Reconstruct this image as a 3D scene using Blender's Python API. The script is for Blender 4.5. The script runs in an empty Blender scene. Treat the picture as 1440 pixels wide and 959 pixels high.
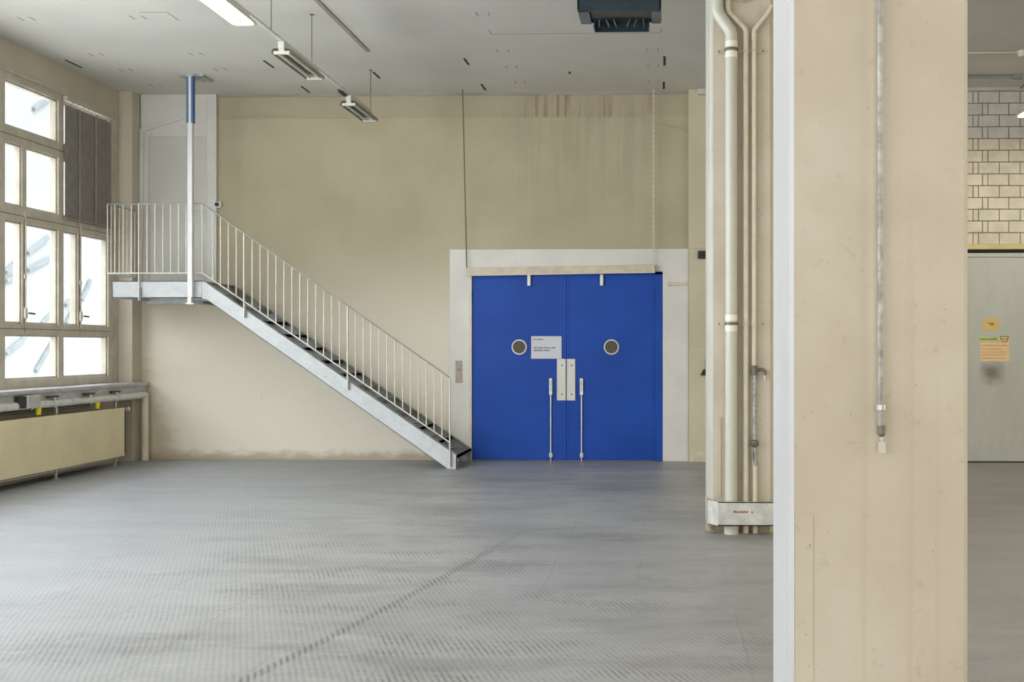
import bpy, bmesh, math, random
from mathutils import Vector, Matrix
random.seed(7)
S = bpy.context.scene
C = S.collection
PI = math.pi

# ------------------------------------------------------------------ camera
CAM_H = 1.58
YAW = math.atan(0.03)
cam_d = bpy.data.cameras.new('camera')
cam = bpy.data.objects.new('camera', cam_d)
C.objects.link(cam)
cam.location = (0, 0, CAM_H)
cam.rotation_euler = (PI / 2, 0, YAW)
cam_d.sensor_fit = 'HORIZONTAL'
cam_d.sensor_width = 36.0
cam_d.lens = 1500.0 / 1440.0 * 36.0
cam_d.shift_x = -170.0 / 1440.0
cam_d.shift_y = 9.5 / 1440.0
cam_d.clip_end = 300
S.camera = cam

# ------------------------------------------------------------------ exposure
S.view_settings.view_transform = 'Standard'
S.view_settings.look = 'None'
S.view_settings.gamma = 1.0
S.view_settings.exposure = 0.0
S.view_settings.use_curve_mapping = False
S.cycles.use_denoising = True
S.cycles.max_bounces = 10
S.cycles.diffuse_bounces = 6
S.cycles.sample_clamp_indirect = 6.0
S.cycles.caustics_reflective = False
S.cycles.caustics_refractive = False

# ------------------------------------------------------------------ sky: bright overcast, brighter overhead
W = bpy.data.worlds.new('overcast_sky')
S.world = W
W.use_nodes = True
wn = W.node_tree
wn.nodes.clear()
w_out = wn.nodes.new('ShaderNodeOutputWorld')
w_bg = wn.nodes.new('ShaderNodeBackground')
w_tc = wn.nodes.new('ShaderNodeTexCoord')
w_sep = wn.nodes.new('ShaderNodeSeparateXYZ')
w_map = wn.nodes.new('ShaderNodeMapRange')
wn.links.new(w_tc.outputs['Generated'], w_sep.inputs[0])
wn.links.new(w_sep.outputs['Z'], w_map.inputs['Value'])
w_map.inputs['From Min'].default_value = 0.15
w_map.inputs['From Max'].default_value = 0.75
w_map.inputs['To Min'].default_value = 1.3
w_map.inputs['To Max'].default_value = 10.0
w_bg.inputs['Color'].default_value = (0.92, 0.965, 1.0, 1)
wn.links.new(w_map.outputs[0], w_bg.inputs['Strength'])
wn.links.new(w_bg.outputs[0], w_out.inputs[0])


def area_light(name, loc, target, sx, sy, power, color=(1, 1, 1), portal=False):
    d = bpy.data.lights.new(name, 'AREA')
    d.shape = 'RECTANGLE'
    d.size, d.size_y = sx, sy
    d.energy = power
    d.color = color
    if portal:
        d.cycles.is_portal = True
    o = bpy.data.objects.new(name, d)
    C.objects.link(o)
    o.location = loc
    v = Vector(target) - Vector(loc)
    o.rotation_euler = v.to_track_quat('-Z', 'Y').to_euler()
    return o


# daylight from the long window band that goes on behind the left picture edge
area_light('window_daylight', (-7.5, 6.2, 2.9), (0, 7.8, 1.4), 8.0, 3.4, 470, (0.90, 0.95, 1.0))
area_light('window_daylight', (-7.5, -2.0, 2.9), (0, -0.5, 2.4), 6.0, 3.4, 200, (0.90, 0.955, 1.0))
# added upward light for the ceiling, standing in for yard bounce
area_light('yard_bounce', (-7.4, 7.0, 1.9), (-3.0, 8.0, 5.0), 9.0, 1.4, 150, (1.0, 0.98, 0.95))
# added fill from behind the camera, unseen source, lights the pillar front
area_light('window_daylight', (-1.0, -5.6, 2.2), (0.0, 10.0, 2.2), 12.0, 2.6, 330, (1.0, 0.955, 0.91))
# added lights without fixtures, continuing the lamp rows out of view
for lx, ly in ((-3.79, 5.0), (-3.79, 0.0), (4.45, 8.5), (4.45, 2.5)):
    area_light('ceiling_lamp_light', (lx, ly, 4.45), (lx, ly, 0), 0.25, 3.2, 40, (1.0, 0.94, 0.84))
# added warm light from the right, standing in for unseen hall lamps
area_light('window_daylight', (11.8, 2.5, 2.6), (0, 5.5, 2.4), 10.0, 3.0, 620, (1.0, 0.90, 0.76))

# ------------------------------------------------------------------ materials


def new_mat(name):
    m = bpy.data.materials.new(name)
    m.use_nodes = True
    nt = m.node_tree
    return m, nt, nt.nodes['Principled BSDF']


def N(nt, kind, **kw):
    n = nt.nodes.new(kind)
    for k, v in kw.items():
        if hasattr(n, k):
            setattr(n, k, v)
        else:
            n.inputs[k].default_value = v
    return n


def mathn(nt, op, a, b=None, c=None, clamp=False):
    n = nt.nodes.new('ShaderNodeMath')
    n.operation = op
    n.use_clamp = clamp
    for i, v in enumerate((a, b, c)):
        if v is None:
            continue
        if isinstance(v, (int, float)):
            n.inputs[i].default_value = v
        else:
            nt.links.new(v, n.inputs[i])
    return n.outputs[0]


def mixc(nt, fac, a, b):
    n = nt.nodes.new('ShaderNodeMix')
    n.data_type = 'RGBA'
    if isinstance(fac, (int, float)):
        n.inputs[0].default_value = fac
    else:
        nt.links.new(fac, n.inputs[0])
    for i, v in ((6, a), (7, b)):
        if isinstance(v, tuple):
            n.inputs[i].default_value = (*v, 1)
        else:
            nt.links.new(v, n.inputs[i])
    return n.outputs[2]


def position(nt):
    return nt.nodes.new('ShaderNodeNewGeometry').outputs['Position']


def noise(nt, vec, scale, detail=3.0, rough=0.55, stretch=None):
    n = nt.nodes.new('ShaderNodeTexNoise')
    n.inputs['Scale'].default_value = scale
    n.inputs['Detail'].default_value = detail
    n.inputs['Roughness'].default_value = rough
    if stretch:
        mp = nt.nodes.new('ShaderNodeMapping')
        mp.inputs['Scale'].default_value = stretch
        nt.links.new(vec, mp.inputs[0])
        vec = mp.outputs[0]
    nt.links.new(vec, n.inputs['Vector'])
    return n.outputs[0]


def smooth(nt, v, lo, hi):
    n = nt.nodes.new('ShaderNodeMapRange')
    n.interpolation_type = 'SMOOTHSTEP'
    n.inputs['From Min'].default_value = lo
    n.inputs['From Max'].default_value = hi
    nt.links.new(v, n.inputs['Value'])
    return n.outputs[0]


def bump(nt, bsdf, h, strength=0.2, dist=0.01):
    b = nt.nodes.new('ShaderNodeBump')
    b.inputs['Strength'].default_value = strength
    b.inputs['Distance'].default_value = dist
    nt.links.new(h, b.inputs['Height'])
    nt.links.new(b.outputs[0], bsdf.inputs['Normal'])


def paint(name, col, rough=0.6, var=0.12, scale=3.0, metallic=0.0, speck=0.0, speckcol=(0.1, 0.08, 0.05), bmp=0.0, bscale=40):
    m, nt, b = new_mat(name)
    p = position(nt)
    n1 = noise(nt, p, scale, 4)
    dark = tuple(c * (1 - var) for c in col)
    lite = tuple(min(1, c * (1 + var * 0.6)) for c in col)
    c = mixc(nt, smooth(nt, n1, 0.3, 0.7), dark, lite)
    if speck:
        n2 = noise(nt, p, scale * 9, 3, 0.6)
        c = mixc(nt, mathn(nt, 'MULTIPLY', smooth(nt, n2, 0.66, 0.74), speck), c, speckcol)
    nt.links.new(c, b.inputs['Base Color'])
    b.inputs['Roughness'].default_value = rough
    b.inputs['Metallic'].default_value = metallic
    if bmp:
        bump(nt, b, noise(nt, p, bscale, 4), bmp, 0.004)
    return m


def glow(name, col, strength):
    m, nt, b = new_mat(name)
    b.inputs['Base Color'].default_value = (*col, 1)
    b.inputs['Emission Color'].default_value = (*col, 1)
    b.inputs['Emission Strength'].default_value = strength
    return m


M = {}
CREAM = (0.58, 0.535, 0.385)
M['white'] = paint('white_paint', (0.68, 0.67, 0.635), 0.55, 0.06, 2.0, speck=0.25)
M['white_side'] = paint('window_side_white', (0.50, 0.50, 0.505), 0.5, 0.04, 2.0)
M['door_white'] = paint('greyish_white_paint', (0.61, 0.61, 0.575), 0.5, 0.05, 2.0)
M['frame'] = paint('cream_window_paint', (0.54, 0.495, 0.415), 0.5, 0.12, 5.0, speck=0.5)
M['frame_dark'] = paint('window_gap', (0.10, 0.09, 0.07), 0.8)
M['beige_metal'] = paint('beige_enamel', (0.78, 0.69, 0.45), 0.42, 0.06, 3.0, speck=0.25)
M['galv'] = paint('galvanised_steel', (0.58, 0.61, 0.635), 0.55, 0.06, 9.0, metallic=0.15, speck=0.1, speckcol=(0.3, 0.32, 0.34))
M['pale_zinc'] = paint('pale_zinc_plating', (0.70, 0.71, 0.70), 0.4, 0.05, 9.0, metallic=0.2)
M['galv_dull'] = paint('dull_grey_galvanised_steel', (0.30, 0.315, 0.31), 0.6, 0.15, 14.0, metallic=0.2)
M['rail_dark'] = paint('grey_galvanised_handrail', (0.36, 0.36, 0.34), 0.5, 0.1, 9.0, metallic=0.2)
M['rail'] = paint('light_galvanised_bar', (0.74, 0.72, 0.66), 0.45, 0.10, 9.0, metallic=0.2)
M['tread'] = paint('dull_galvanised_grating', (0.26, 0.275, 0.265), 0.6, 0.3, 16.0, metallic=0.3, bmp=0.4, bscale=120)
M['steel'] = paint('brushed_steel', (0.62, 0.62, 0.60), 0.35, 0.12, 30.0, metallic=0.6)
M['darksteel'] = paint('tarnished_brass', (0.17, 0.165, 0.13), 0.5, 0.25, 40.0, metallic=0.4)
M['black'] = paint('black_plastic', (0.022, 0.022, 0.022), 0.5)
M['darkslot'] = paint('dark_slot', (0.028, 0.027, 0.024), 0.9)
M['mark'] = paint('grey_fixing_mark', (0.33, 0.31, 0.27), 0.9)
M['blue_film'] = paint('blue_protective_film', (0.06, 0.14, 0.33), 0.5)
M['paper'] = paint('white_paper', (0.62, 0.64, 0.69), 0.7, 0.03)
M['ink'] = paint('grey_ink', (0.05, 0.05, 0.06), 0.8)
M['callplate'] = paint('brown_grey_metal_plate', (0.30, 0.26, 0.21), 0.4, 0.15, 12, metallic=0.3)
M['stone'] = paint('grey_stone_sill', (0.47, 0.47, 0.475), 0.33, 0.15, 12.0)
M['pipe'] = paint('cream_pipe_paint', (0.66, 0.61, 0.49), 0.38, 0.08, 6.0)
M['pipe_pale'] = paint('pale_grey_pipe', (0.55, 0.555, 0.48), 0.33, 0.05, 4.0)
M['lagging'] = paint('pale_grey_pipe_lagging', (0.70, 0.70, 0.66), 0.45, 0.12, 9.0)
M['yellow'] = paint('yellow_plastic', (0.75, 0.60, 0.03), 0.45)
M['blind'] = paint('brown_grey_slat', (0.27, 0.245, 0.225), 0.6, 0.12, 7.0)
M['tape'] = paint('grey_ladder_tape', (0.36, 0.35, 0.33), 0.8)
M['lamp'] = paint('cream_lamp_enamel', (0.60, 0.60, 0.53), 0.45, 0.05)
M['lamp_in'] = paint('dusty_lamp_reflector', (0.30, 0.295, 0.25), 0.5, 0.1)
M['tube'] = paint('unlit_white_tube', (0.62, 0.60, 0.54), 0.3, 0.03)
M['tube_lit'] = glow('lit_fluorescent_tube', (1.0, 0.98, 0.93), 14.0)
M['navy'] = paint('navy_enamel', (0.018, 0.036, 0.052), 0.33, 0.2, 5.0, speck=0.3, speckcol=(0.3, 0.3, 0.3))
M['bluegrey'] = paint('blue_grey_sheet', (0.13, 0.16, 0.18), 0.45, 0.1, 5.0)
M['fins'] = paint('brown_grey_fins', (0.10, 0.092, 0.072), 0.6, 0.2, 30)
M['zinc_rough'] = paint('weathered_zinc', (0.45, 0.455, 0.43), 0.55, 0.4, 26.0, metallic=0.3, bmp=0.5, bscale=90)
M['guard'] = paint('scuffed_grey_guard', (0.56, 0.56, 0.53), 0.5, 0.18, 9.0, speck=0.5)
M['collar_white'] = paint('bright_white_collar', (0.82, 0.80, 0.72), 0.3, 0.05, 6.0)
M['worn'] = paint('worn_brown_foot', (0.36, 0.29, 0.20), 0.8, 0.3, 12.0)
M['ring'] = paint('dull_steel_ring', (0.52, 0.52, 0.50), 0.4, 0.1, 20.0, metallic=0.4)
M['red_ink'] = paint('faded_red_lettering', (0.24, 0.05, 0.05), 0.7)
M['grey_box'] = paint('grey_plastic', (0.52, 0.52, 0.49), 0.5)
M['bar_cream'] = paint('cream_painted_bar', (0.60, 0.535, 0.42), 0.55, 0.14, 7.0)
M['chain_dark'] = paint('dark_cord', (0.16, 0.14, 0.10), 0.8)
M['chain_lite'] = paint('pale_chain', (0.62, 0.57, 0.44), 0.6)
M['concrete_out'] = paint('pale_render_facade', (0.33, 0.335, 0.335), 0.9, 0.05, 0.4)
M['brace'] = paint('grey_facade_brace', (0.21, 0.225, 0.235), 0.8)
M['ground_out'] = paint('pale_paving', (0.62, 0.61, 0.59), 0.9, 0.1, 1.0)
M['brick'] = paint('cream_brick', (0.66, 0.60, 0.47), 0.6, 0.12, 5.0)
M['brick_grey'] = paint('greyed_brick', (0.58, 0.56, 0.52), 0.6, 0.12, 5.0)
M['mortar'] = paint('dark_mortar', (0.20, 0.17, 0.11), 0.9)
M['ochre'] = paint('ochre_painted_beam', (0.62, 0.52, 0.22), 0.6, 0.1)
M['sticker'] = paint('yellow_sticker', (0.72, 0.50, 0.16), 0.6, 0.05)
M['notice_peach'] = paint('peach_notice_paper', (0.85, 0.62, 0.34), 0.7, 0.05)
M['notice_green'] = paint('green_strip', (0.52, 0.60, 0.26), 0.7, 0.05)
M['orange_ink'] = paint('orange_lettering', (0.68, 0.28, 0.10), 0.7)
M['olive_ink'] = paint('olive_lettering', (0.23, 0.20, 0.06), 0.7)


def mat_glass():
    m, nt, b = new_mat('window_glass')
    nt.nodes.remove(b)
    out = nt.nodes['Material Output']
    tr = N(nt, 'ShaderNodeBsdfTransparent')
    tr.inputs[0].default_value = (0.93, 0.945, 0.95, 1)
    gl = N(nt, 'ShaderNodeBsdfGlossy')
    gl.inputs['Roughness'].default_value = 0.02
    lw = N(nt, 'ShaderNodeLayerWeight')
    lw.inputs['Blend'].default_value = 0.5
    fac = mathn(nt, 'MULTIPLY_ADD', mathn(nt, 'POWER', lw.outputs['Facing'], 5.0), 0.45, 0.025)
    mx = N(nt, 'ShaderNodeMixShader')
    nt.links.new(fac, mx.inputs[0])
    nt.links.new(tr.outputs[0], mx.inputs[1])
    nt.links.new(gl.outputs[0], mx.inputs[2])
    nt.links.new(mx.outputs[0], out.inputs[0])
    return m


M['glass'] = mat_glass()


def mat_porthole():
    m, nt, b = new_mat('dark_porthole_glass')
    b.inputs['Base Color'].default_value = (0.10, 0.085, 0.058, 1)
    b.inputs['Roughness'].default_value = 0.25
    b.inputs['Specular IOR Level'].default_value = 0.15
    return m


M['porthole'] = mat_porthole()


def mat_floor():
    m, nt, b = new_mat('ribbed_grey_rubber_floor')
    p = position(nt)
    sep = N(nt, 'ShaderNodeSeparateXYZ')
    nt.links.new(p, sep.inputs[0])
    x, y = sep.outputs[0], sep.outputs[1]
    a = math.radians(21.8)
    per = 0.0315
    u = mathn(nt, 'ADD', mathn(nt, 'MULTIPLY', x, math.cos(a)), mathn(nt, 'MULTIPLY', y, math.sin(a)))
    wob = mathn(nt, 'MULTIPLY', mathn(nt, 'SUBTRACT', noise(nt, p, 1.6, 2), 0.5), 0.012)
    ph = mathn(nt, 'MULTIPLY', mathn(nt, 'ADD', u, wob), 2 * PI / per)
    rib = mathn(nt, 'MULTIPLY_ADD', mathn(nt, 'SINE', ph), 0.5, 0.5)
    groove = smooth(nt, rib, 0.62, 0.12)                # 1 in the groove
    big = noise(nt, p, 0.35, 4, 0.6)
    mid = noise(nt, p, 1.5, 5, 0.65, (0.75, 1.6, 1))
    fine = noise(nt, p, 24, 3, 0.7)
    base = mixc(nt, smooth(nt, big, 0.3, 0.7), (0.272, 0.279, 0.284), (0.372, 0.381, 0.39))
    base = mixc(nt, mathn(nt, 'MULTIPLY', smooth(nt, fine, 0.35, 0.75), 0.16), base, (0.52, 0.52, 0.51))
    base = mixc(nt, mathn(nt, 'MULTIPLY', smooth(nt, x, -2.0, -5.0), 0.6), base, (0.285, 0.305, 0.34))  # cool window light tinted into the floor towards the left
    scf = noise(nt, p, 5.0, 6, 0.75, (0.5, 3.0, 1))
    base = mixc(nt, mathn(nt, 'MULTIPLY', smooth(nt, scf, 0.60, 0.78), 0.5), base, (0.17, 0.17, 0.165))
    # worn dust on the ribs, dirt in the grooves where it is trodden
    wear = mathn(nt, 'MULTIPLY_ADD', smooth(nt, mid, 0.46, 0.64), 0.62, 0.16)
    wear = mathn(nt, 'MULTIPLY', wear, mathn(nt, 'MULTIPLY_ADD', smooth(nt, x, -4.6, -1.6), 0.62, 0.38))
    brk = noise(nt, p, 11, 2, 0.6)
    wear = mathn(nt, 'MULTIPLY', wear, smooth(nt, brk, 0.25, 0.6))
    c = mixc(nt, mathn(nt, 'MULTIPLY', groove, wear), base, (0.13, 0.13, 0.125))
    smear = noise(nt, p, 0.8, 5, 0.65, (0.7, 2.2, 1))
    c = mixc(nt, mathn(nt, 'MULTIPLY', mathn(nt, 'MULTIPLY', smooth(nt, smear, 0.48, 0.66), mathn(nt, 'MULTIPLY_ADD', smooth(nt, x, -4.6, -1.6), 0.7, 0.3)), 0.50), c, (0.165, 0.168, 0.168))
    # pale dust wiped across the ribs
    dust = noise(nt, p, 2.2, 6, 0.7, (0.6, 2.4, 1))
    c = mixc(nt, mathn(nt, 'MULTIPLY', smooth(nt, dust, 0.54, 0.74), 0.42), c, (0.50, 0.50, 0.48))
    # curved trolley track
    gx = mathn(nt, 'MULTIPLY_ADD', mathn(nt, 'POWER', y, 2), -0.0112, mathn(nt, 'MULTIPLY_ADD', y, 0.341, -3.42))
    dist = mathn(nt, 'ABSOLUTE', mathn(nt, 'SUBTRACT', x, gx))
    trk = mathn(nt, 'MULTIPLY', smooth(nt, dist, 0.05, 0.015), mathn(nt, 'MULTIPLY_ADD', groove, 0.55, 0.10))
    trk = mathn(nt, 'MULTIPLY', trk, smooth(nt, y, 9.6, 8.0))
    c = mixc(nt, trk, c, (0.09, 0.09, 0.09))
    # sheet seams
    sw = mathn(nt, 'MULTIPLY_ADD', noise(nt, p, 2.5, 2), 0.05, -0.025)
    fx = mathn(nt, 'PINGPONG', mathn(nt, 'ADD', mathn(nt, 'ADD', x, sw), 0.80), 0.305)
    seam = mathn(nt, 'MULTIPLY', smooth(nt, fx, 0.008, 0.002), smooth(nt, noise(nt, p, 0.5, 2), 0.46, 0.58))
    c = mixc(nt, mathn(nt, 'MULTIPLY', seam, 0.32), c, (0.12, 0.12, 0.12))
    # browner towards the right: warm light painted into the rubber
    c = mixc(nt, mathn(nt, 'MULTIPLY', smooth(nt, x, -1.5, 3.0), 0.55), c, (0.33, 0.295, 0.25))
    nt.links.new(c, b.inputs['Base Color'])
    b.inputs['Specular IOR Level'].default_value = 0.32
    rg = mathn(nt, 'MULTIPLY_ADD', mid, 0.25, 0.30)
    nt.links.new(rg, b.inputs['Roughness'])
    bump(nt, b, rib, 0.22, 0.003)
    return m


def mat_backwall():
    m, nt, b = new_mat('stained_beige_plaster')
    p = position(nt)
    sep = N(nt, 'ShaderNodeSeparateXYZ')
    nt.links.new(p, sep.inputs[0])
    x, z = sep.outputs[0], sep.outputs[2]
    n1 = noise(nt, p, 0.7, 5, 0.6)
    c = mixc(nt, smooth(nt, n1, 0.3, 0.7), (0.395, 0.352, 0.24), (0.475, 0.427, 0.302))
    # lower part paler, window light partly painted into its colour
    c = mixc(nt, mathn(nt, 'MULTIPLY', smooth(nt, mathn(nt, 'ADD', z, mathn(nt, 'MULTIPLY', n1, 0.8)), 3.6, 1.6), 0.80), c, (0.84, 0.79, 0.69))
    fn = noise(nt, p, 14, 4, 0.7)
    c = mixc(nt, mathn(nt, 'MULTIPLY', smooth(nt, fn, 0.62, 0.75), 0.25), c, (0.36, 0.31, 0.20))
    # dirt along the floor; corner wedge mixes pipe soot with painted sill shadow
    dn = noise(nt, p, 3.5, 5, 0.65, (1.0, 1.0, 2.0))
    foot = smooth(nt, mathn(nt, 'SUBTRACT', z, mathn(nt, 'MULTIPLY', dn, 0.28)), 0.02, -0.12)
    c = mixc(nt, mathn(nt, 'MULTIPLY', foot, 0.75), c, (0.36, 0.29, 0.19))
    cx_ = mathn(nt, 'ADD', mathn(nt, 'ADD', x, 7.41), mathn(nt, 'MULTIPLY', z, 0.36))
    soot_shade = smooth(nt, mathn(nt, 'ADD', cx_, mathn(nt, 'MULTIPLY_ADD', dn, 0.5, -0.25)), 0.72, 0.36)
    c = mixc(nt, mathn(nt, 'MULTIPLY', soot_shade, 0.6), c, (0.40, 0.32, 0.19))
    # water streaks, run down from the ceiling above the doors
    st = noise(nt, p, 1.0, 5, 0.7, (5.0, 1.0, 0.2))
    inx = mathn(nt, 'MULTIPLY', smooth(nt, x, -2.6, -1.5), smooth(nt, x, 0.1, -0.5))
    inz = smooth(nt, z, 2.6, 5.0)
    stain = mathn(nt, 'MULTIPLY', mathn(nt, 'MULTIPLY', inx, inz), smooth(nt, st, 0.42, 0.72))
    c = mixc(nt, mathn(nt, 'MULTIPLY', stain, 0.6), c, (0.27, 0.235, 0.19))
    # sooty band close under the ceiling, above the ridge
    band = mathn(nt, 'MULTIPLY', smooth(nt, z, 4.80, 4.84), 0.38)
    c = mixc(nt, band, c, (0.36, 0.295, 0.21))
    st2 = noise(nt, p, 1.0, 4, 0.7, (11.0, 1.0, 0.5))
    rust = mathn(nt, 'MULTIPLY', mathn(nt, 'MULTIPLY', smooth(nt, z, 4.79, 4.83), inx), smooth(nt, st2, 0.48, 0.68))
    c = mixc(nt, mathn(nt, 'MULTIPLY', rust, 0.75), c, (0.20, 0.15, 0.10))
    nt.links.new(c, b.inputs['Base Color'])
    b.inputs['Roughness'].default_value = 0.75
    bump(nt, b, fn, 0.15, 0.004)
    return m


def mat_plaster(name, col, var=0.1):
    m, nt, b = new_mat(name)
    p = position(nt)
    n1 = noise(nt, p, 0.8, 5, 0.6)
    c = mixc(nt, smooth(nt, n1, 0.3, 0.7), tuple(k * (1 - var) for k in col), tuple(k * (1 + var * .4) for k in col))
    fn = noise(nt, p, 18, 4, 0.7)
    c = mixc(nt, mathn(nt, 'MULTIPLY', smooth(nt, fn, 0.64, 0.76), 0.2), c, tuple(k * 0.5 for k in col))
    nt.links.new(c, b.inputs['Base Color'])
    b.inputs['Roughness'].default_value = 0.75
    bump(nt, b, fn, 0.12, 0.004)
    return m


def mat_pillar():
    m, nt, b = new_mat('board_marked_cream_pillar_paint')
    p = position(nt)
    n1 = noise(nt, p, 1.6, 5, 0.6)
    c = mixc(nt, smooth(nt, n1, 0.3, 0.7), (0.555, 0.495, 0.40), (0.635, 0.583, 0.492))
    bd = noise(nt, p, 1.0, 3, 0.6, (16.0, 16.0, 0.15))
    c = mixc(nt, mathn(nt, 'MULTIPLY', smooth(nt, bd, 0.52, 0.66), 0.35), c, (0.50, 0.42, 0.28))
    fn = noise(nt, p, 13, 5, 0.7)
    c = mixc(nt, mathn(nt, 'MULTIPLY', smooth(nt, fn, 0.58, 0.72), 0.42), c, (0.40, 0.34, 0.25))
    f2 = noise(nt, p, 55, 2, 0.5)
    c = mixc(nt, mathn(nt, 'MULTIPLY', smooth(nt, f2, 0.70, 0.76), 0.5), c, (0.22, 0.17, 0.10))
    nt.links.new(c, b.inputs['Base Color'])
    b.inputs['Roughness'].default_value = 0.6
    bump(nt, b, mathn(nt, 'ADD', bd, mathn(nt, 'MULTIPLY', fn, 0.5)), 0.2, 0.004)
    return m


def mat_door_blue():
    m, nt, b = new_mat('blue_door_paint')
    p = position(nt)
    n1 = noise(nt, p, 1.2, 4, 0.6)
    c = mixc(nt, smooth(nt, n1, 0.3, 0.7), (0.002, 0.052, 0.34), (0.003, 0.066, 0.41))
    fn = noise(nt, p, 22, 4, 0.7)
    c = mixc(nt, mathn(nt, 'MULTIPLY', smooth(nt, fn, 0.70, 0.78), 0.25), c, (0.10, 0.16, 0.42))
    nt.links.new(c, b.inputs['Base Color'])
    b.inputs['Roughness'].default_value = 0.5
    b.inputs['Specular IOR Level'].default_value = 0.3
    return m


def mat_grey_door():
    m, nt, b = new_mat('grey_green_door_paint')
    p = position(nt)
    n1 = noise(nt, p, 1.0, 4, 0.6, (3, 3, 0.7))
    c = mixc(nt, smooth(nt, n1, 0.3, 0.7), (0.44, 0.45, 0.40), (0.51, 0.515, 0.46))
    # greasy handprint stain below the notice
    sub = N(nt, 'ShaderNodeVectorMath', operation='SUBTRACT')
    nt.links.new(p, sub.inputs[0])
    sub.inputs[1].default_value = (4.50, 14.83, 1.24)
    ln = N(nt, 'ShaderNodeVectorMath', operation='LENGTH')
    nt.links.new(sub.outputs[0], ln.inputs[0])
    nz = mathn(nt, 'MULTIPLY_ADD', noise(nt, p, 9, 4), 0.16, -0.08)
    blot = smooth(nt, mathn(nt, 'ADD', ln.outputs['Value'], nz), 0.24, 0.02)
    c = mixc(nt, mathn(nt, 'MULTIPLY', blot, 0.85), c, (0.13, 0.12, 0.09))
    nt.links.new(c, b.inputs['Base Color'])
    b.inputs['Roughness'].default_value = 0.4
    return m


M['floor'] = mat_floor()
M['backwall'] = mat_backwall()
M['sidewall'] = mat_plaster('cream_plaster', CREAM)
M['leftwall'] = mat_plaster('greyed_cream_plaster', (0.56, 0.505, 0.415))
M['ceiling'] = mat_plaster('off_white_concrete', (0.60, 0.59, 0.54), 0.07)
M['pillar'] = mat_pillar()
M['blue'] = mat_door_blue()
M['greydoor'] = mat_grey_door()

# ------------------------------------------------------------------ mesh helpers


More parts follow.
